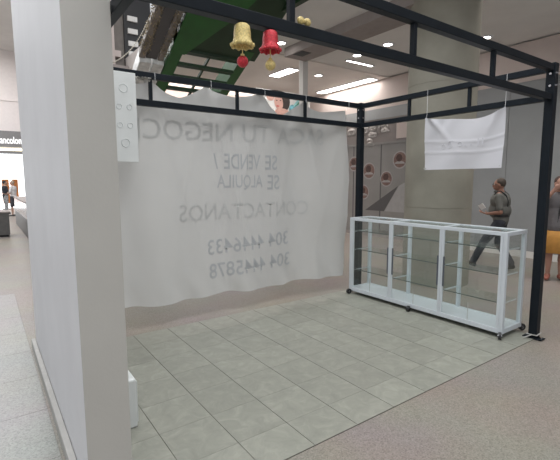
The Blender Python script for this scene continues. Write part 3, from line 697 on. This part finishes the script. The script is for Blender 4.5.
def man_extras(root, hd, f, sd, ch, pv):
    bm = bmesh.new()
    for s in (-1, 1):
        for a in range(14):
            a0, a1 = 2*math.pi*a/14, 2*math.pi*(a+1)/14; c = hd+f*.103+sd*s*.034+Vector((0, 0, .0))
            cyl(bm, c+sd*.026*math.cos(a0)+Vector((0, 0, .02*math.sin(a0))), c+sd*.026*math.cos(a1)+Vector((0, 0, .02*math.sin(a1))), .0028, n=5)
        cyl(bm, hd+f*.10+sd*s*.06, hd+sd*s*.084-f*.01, .003, n=5)
    obj('glasses', bm, M_black, root, local=True)
    for s in (-1, 1):
        bm = bmesh.new()
        pts = [ch+Vector((s*.10, .10, .06)), ch+Vector((s*.105, .06, .165)), ch+Vector((s*.105, -.02, .19)), ch+Vector((s*.10, -.11, .12)), ch+Vector((s*.09, -.147, 0)), ch+Vector((s*.07, -.14, -.15)), ch+Vector((s*.06, -.135, -.26))]
        tube_path(bm, pts, .011); obj('strap', bm, M_black, root, local=True)
    bm = bmesh.new(); lathe(bm, [(.0, -.02), (.183, -.02), (.183, .02), (0, .02)], (0, 0, 0), 28, Matrix.Diagonal((1, .76, 1)))
    bmesh.ops.translate(bm, verts=bm.verts, vec=pv+Vector((0, 0, .07))); obj('belt', bm, M_black, root, local=True)
    bm = bmesh.new(); ball(bm, ch+Vector((.0, .05, .175)), 1, 2, (.075, .075, .03)); obj('collar', bm, mat('shirt_man', (.1, .1, .1)), root, smooth=True, local=True)
man = person((3.0, 1.88, 0), math.radians(14), 1.635,
    dict(lean=.04, belly=.18, chest=.158, face=(-.15, 1, 0),
         hands={'R': ((.25, -.06, 1.09), (.13, .16, 1.03), (-.25, 1, .15), (0, 0, 1), (1, .2, 0)), 'L': ((-.25, -.04, 1.09), (-.14, .20, 1.05), (.15, 1, .15), (0, 0, 1), (-1, .2, 0))},
         legs={'L': ((-.10, .24, .53), (-.10, .42, .125), (0, 1, .3)), 'R': ((.10, .04, .50), (.10, -.20, .115), (0, 1, -.25))}),
    dict(id='man', skin=(.30, .15, .105), shirt=(.12, .12, .11), trousers=(.04, .044, .057), shoe=(.015, .014, .014), hair=(.06, .045, .035)),
    'man in grey polo shirt walking behind the cabinet holding a white paper', extras=man_extras)
bm = bmesh.new(); box(bm, (-.07, -.004, -.05), (.07, .004, .05))
pp = obj('paper', bm, mat('white_paper', (.8, .8, .8), .6, vary=.03)); tag(pp, 'white folded paper held by the walking man', 'paper')
pp.location = (2.90, 2.185, 1.125); pp.rotation_euler = (math.radians(-28), math.radians(20), math.radians(60))
def woman_extras(root, hd, f, sd, ch, pv):
    bm = bmesh.new(); pts = [ch+Vector((-.11, .03, .19)), ch+Vector((-.09, .11, .12)), ch+Vector((-.03, .14, .0)), ch+Vector((.0, .145, -.1)), ch+Vector((.01, .145, -.24)), ch+Vector((.02, .15, -.32))]
    tube_path(bm, pts, .014); obj('strap', bm, M_black, root, local=True)
wm = person((2.98, .975, 0), math.radians(118), 1.66,
    dict(face=(-.2, 1, -.0),
         hands={'R': ((.27, .13, 1.22), (.10, .17, 1.48), (-.7, .1, .6), (0, -1, 0), (.5, .2, .7)), 'L': ((-.26, .10, 1.12), (-.08, .18, 1.42), (.4, .0, .9), (0, -1, 0), (-1, 0, .2))},
         legs={'L': ((-.09, .02, .5), (-.09, 0, .1), (-.2, 1, 0)), 'R': ((.09, .02, .5), (.09, .0, .1), (.2, 1, 0))}),
    dict(id='woman', skin=(.36, .19, .14), shirt=(.13, .12, .125), trousers=(.50, .24, .055), shoe=(.30, .10, .07), hair=(.05, .022, .016), skirt=True, long=True),
    'person in grey top and mustard skirt raising hands to the face, right of the post', extras=woman_extras)
def far_person(loc, rz, shirt, trous, hair, idn, label, leg=1.0, tv=.1):
    return person(loc, rz, 1.66, dict(face=(0, 1, 0),
        hands={'R': ((.26, .02, 1.1), (.18, .22, 1.08), (0, 1, .2), (0, 0, 1), (1, 0, 0)), 'L': ((-.26, .02, 1.1), (-.18, .22, 1.05), (0, 1, .2), (0, 0, 1), (-1, 0, 0))},
        legs={'L': ((-.1, .05, .5), (-.1, .04, .1), (0, 1, 0)), 'R': ((.1, .0, .5), (.1, -.04, .1), (0, 1, 0))}),
        dict(id=idn, skin=(.40, .25, .19), shirt=shirt, trousers=trous, shoe=(.08, .08, .08), hair=hair, leg=leg, tv=tv), label, vox=.018)
fp1 = far_person((-3.58, 23.0, 0), math.radians(-70), (.02, .022, .03), (.30, .30, .30), (.015, .015, .02), 'far_a', 'person in black top and patterned trousers near the far shop', 1.0, .6)
fp2 = far_person((-3.33, 21.2, 0), math.radians(60), (.62, .60, .60), (.05, .05, .06), (.35, .26, .2), 'far_b', 'person in white shirt and dark shorts near the far shop', .5)

# ------------------------------------------------------------------ counters along the left corridor
M_ctr = mat('counter_grey', (.12, .115, .11), .5, vary=.15)
def counter(x0, x1, y0, y1, h, label, m=M_ctr):
    r = empty('kiosk_counter', ((x0+x1)/2, (y0+y1)/2, 0)); tag(r, label, 'counter')
    boxobj('body', (x0, y0, .06), (x1, y1, h-.04), m, r, .01); boxobj('plinth', (x0+.04, y0+.04, 0), (x1-.04, y1-.04, .06), M_black, r); boxobj('worktop', (x0-.03, y0-.03, h-.04), (x1+.03, y1+.03, h), M_bulk, r, .006)
counter(-5.2, -3.9, 12.6, 13.4, .74, 'dark grey low kiosk counter in the left corridor')
r = empty('glass_counter', (-3.3, 13, 0)); tag(r, 'long glass fronted counter running down the left corridor', 'counter')
boxobj('body', (-3.52, 9.5, 0), (-3.1, 17, .55), M_vdark, r, .01); boxobj('glass_case', (-3.52, 9.5, .55), (-3.1, 17, 1.0), mat('case_glass', (.13, .115, .11), .15, vary=.5, scale=3), r); boxobj('top_rail', (-3.54, 9.45, 1.0), (-3.08, 17.05, 1.04), M_bulk, r)
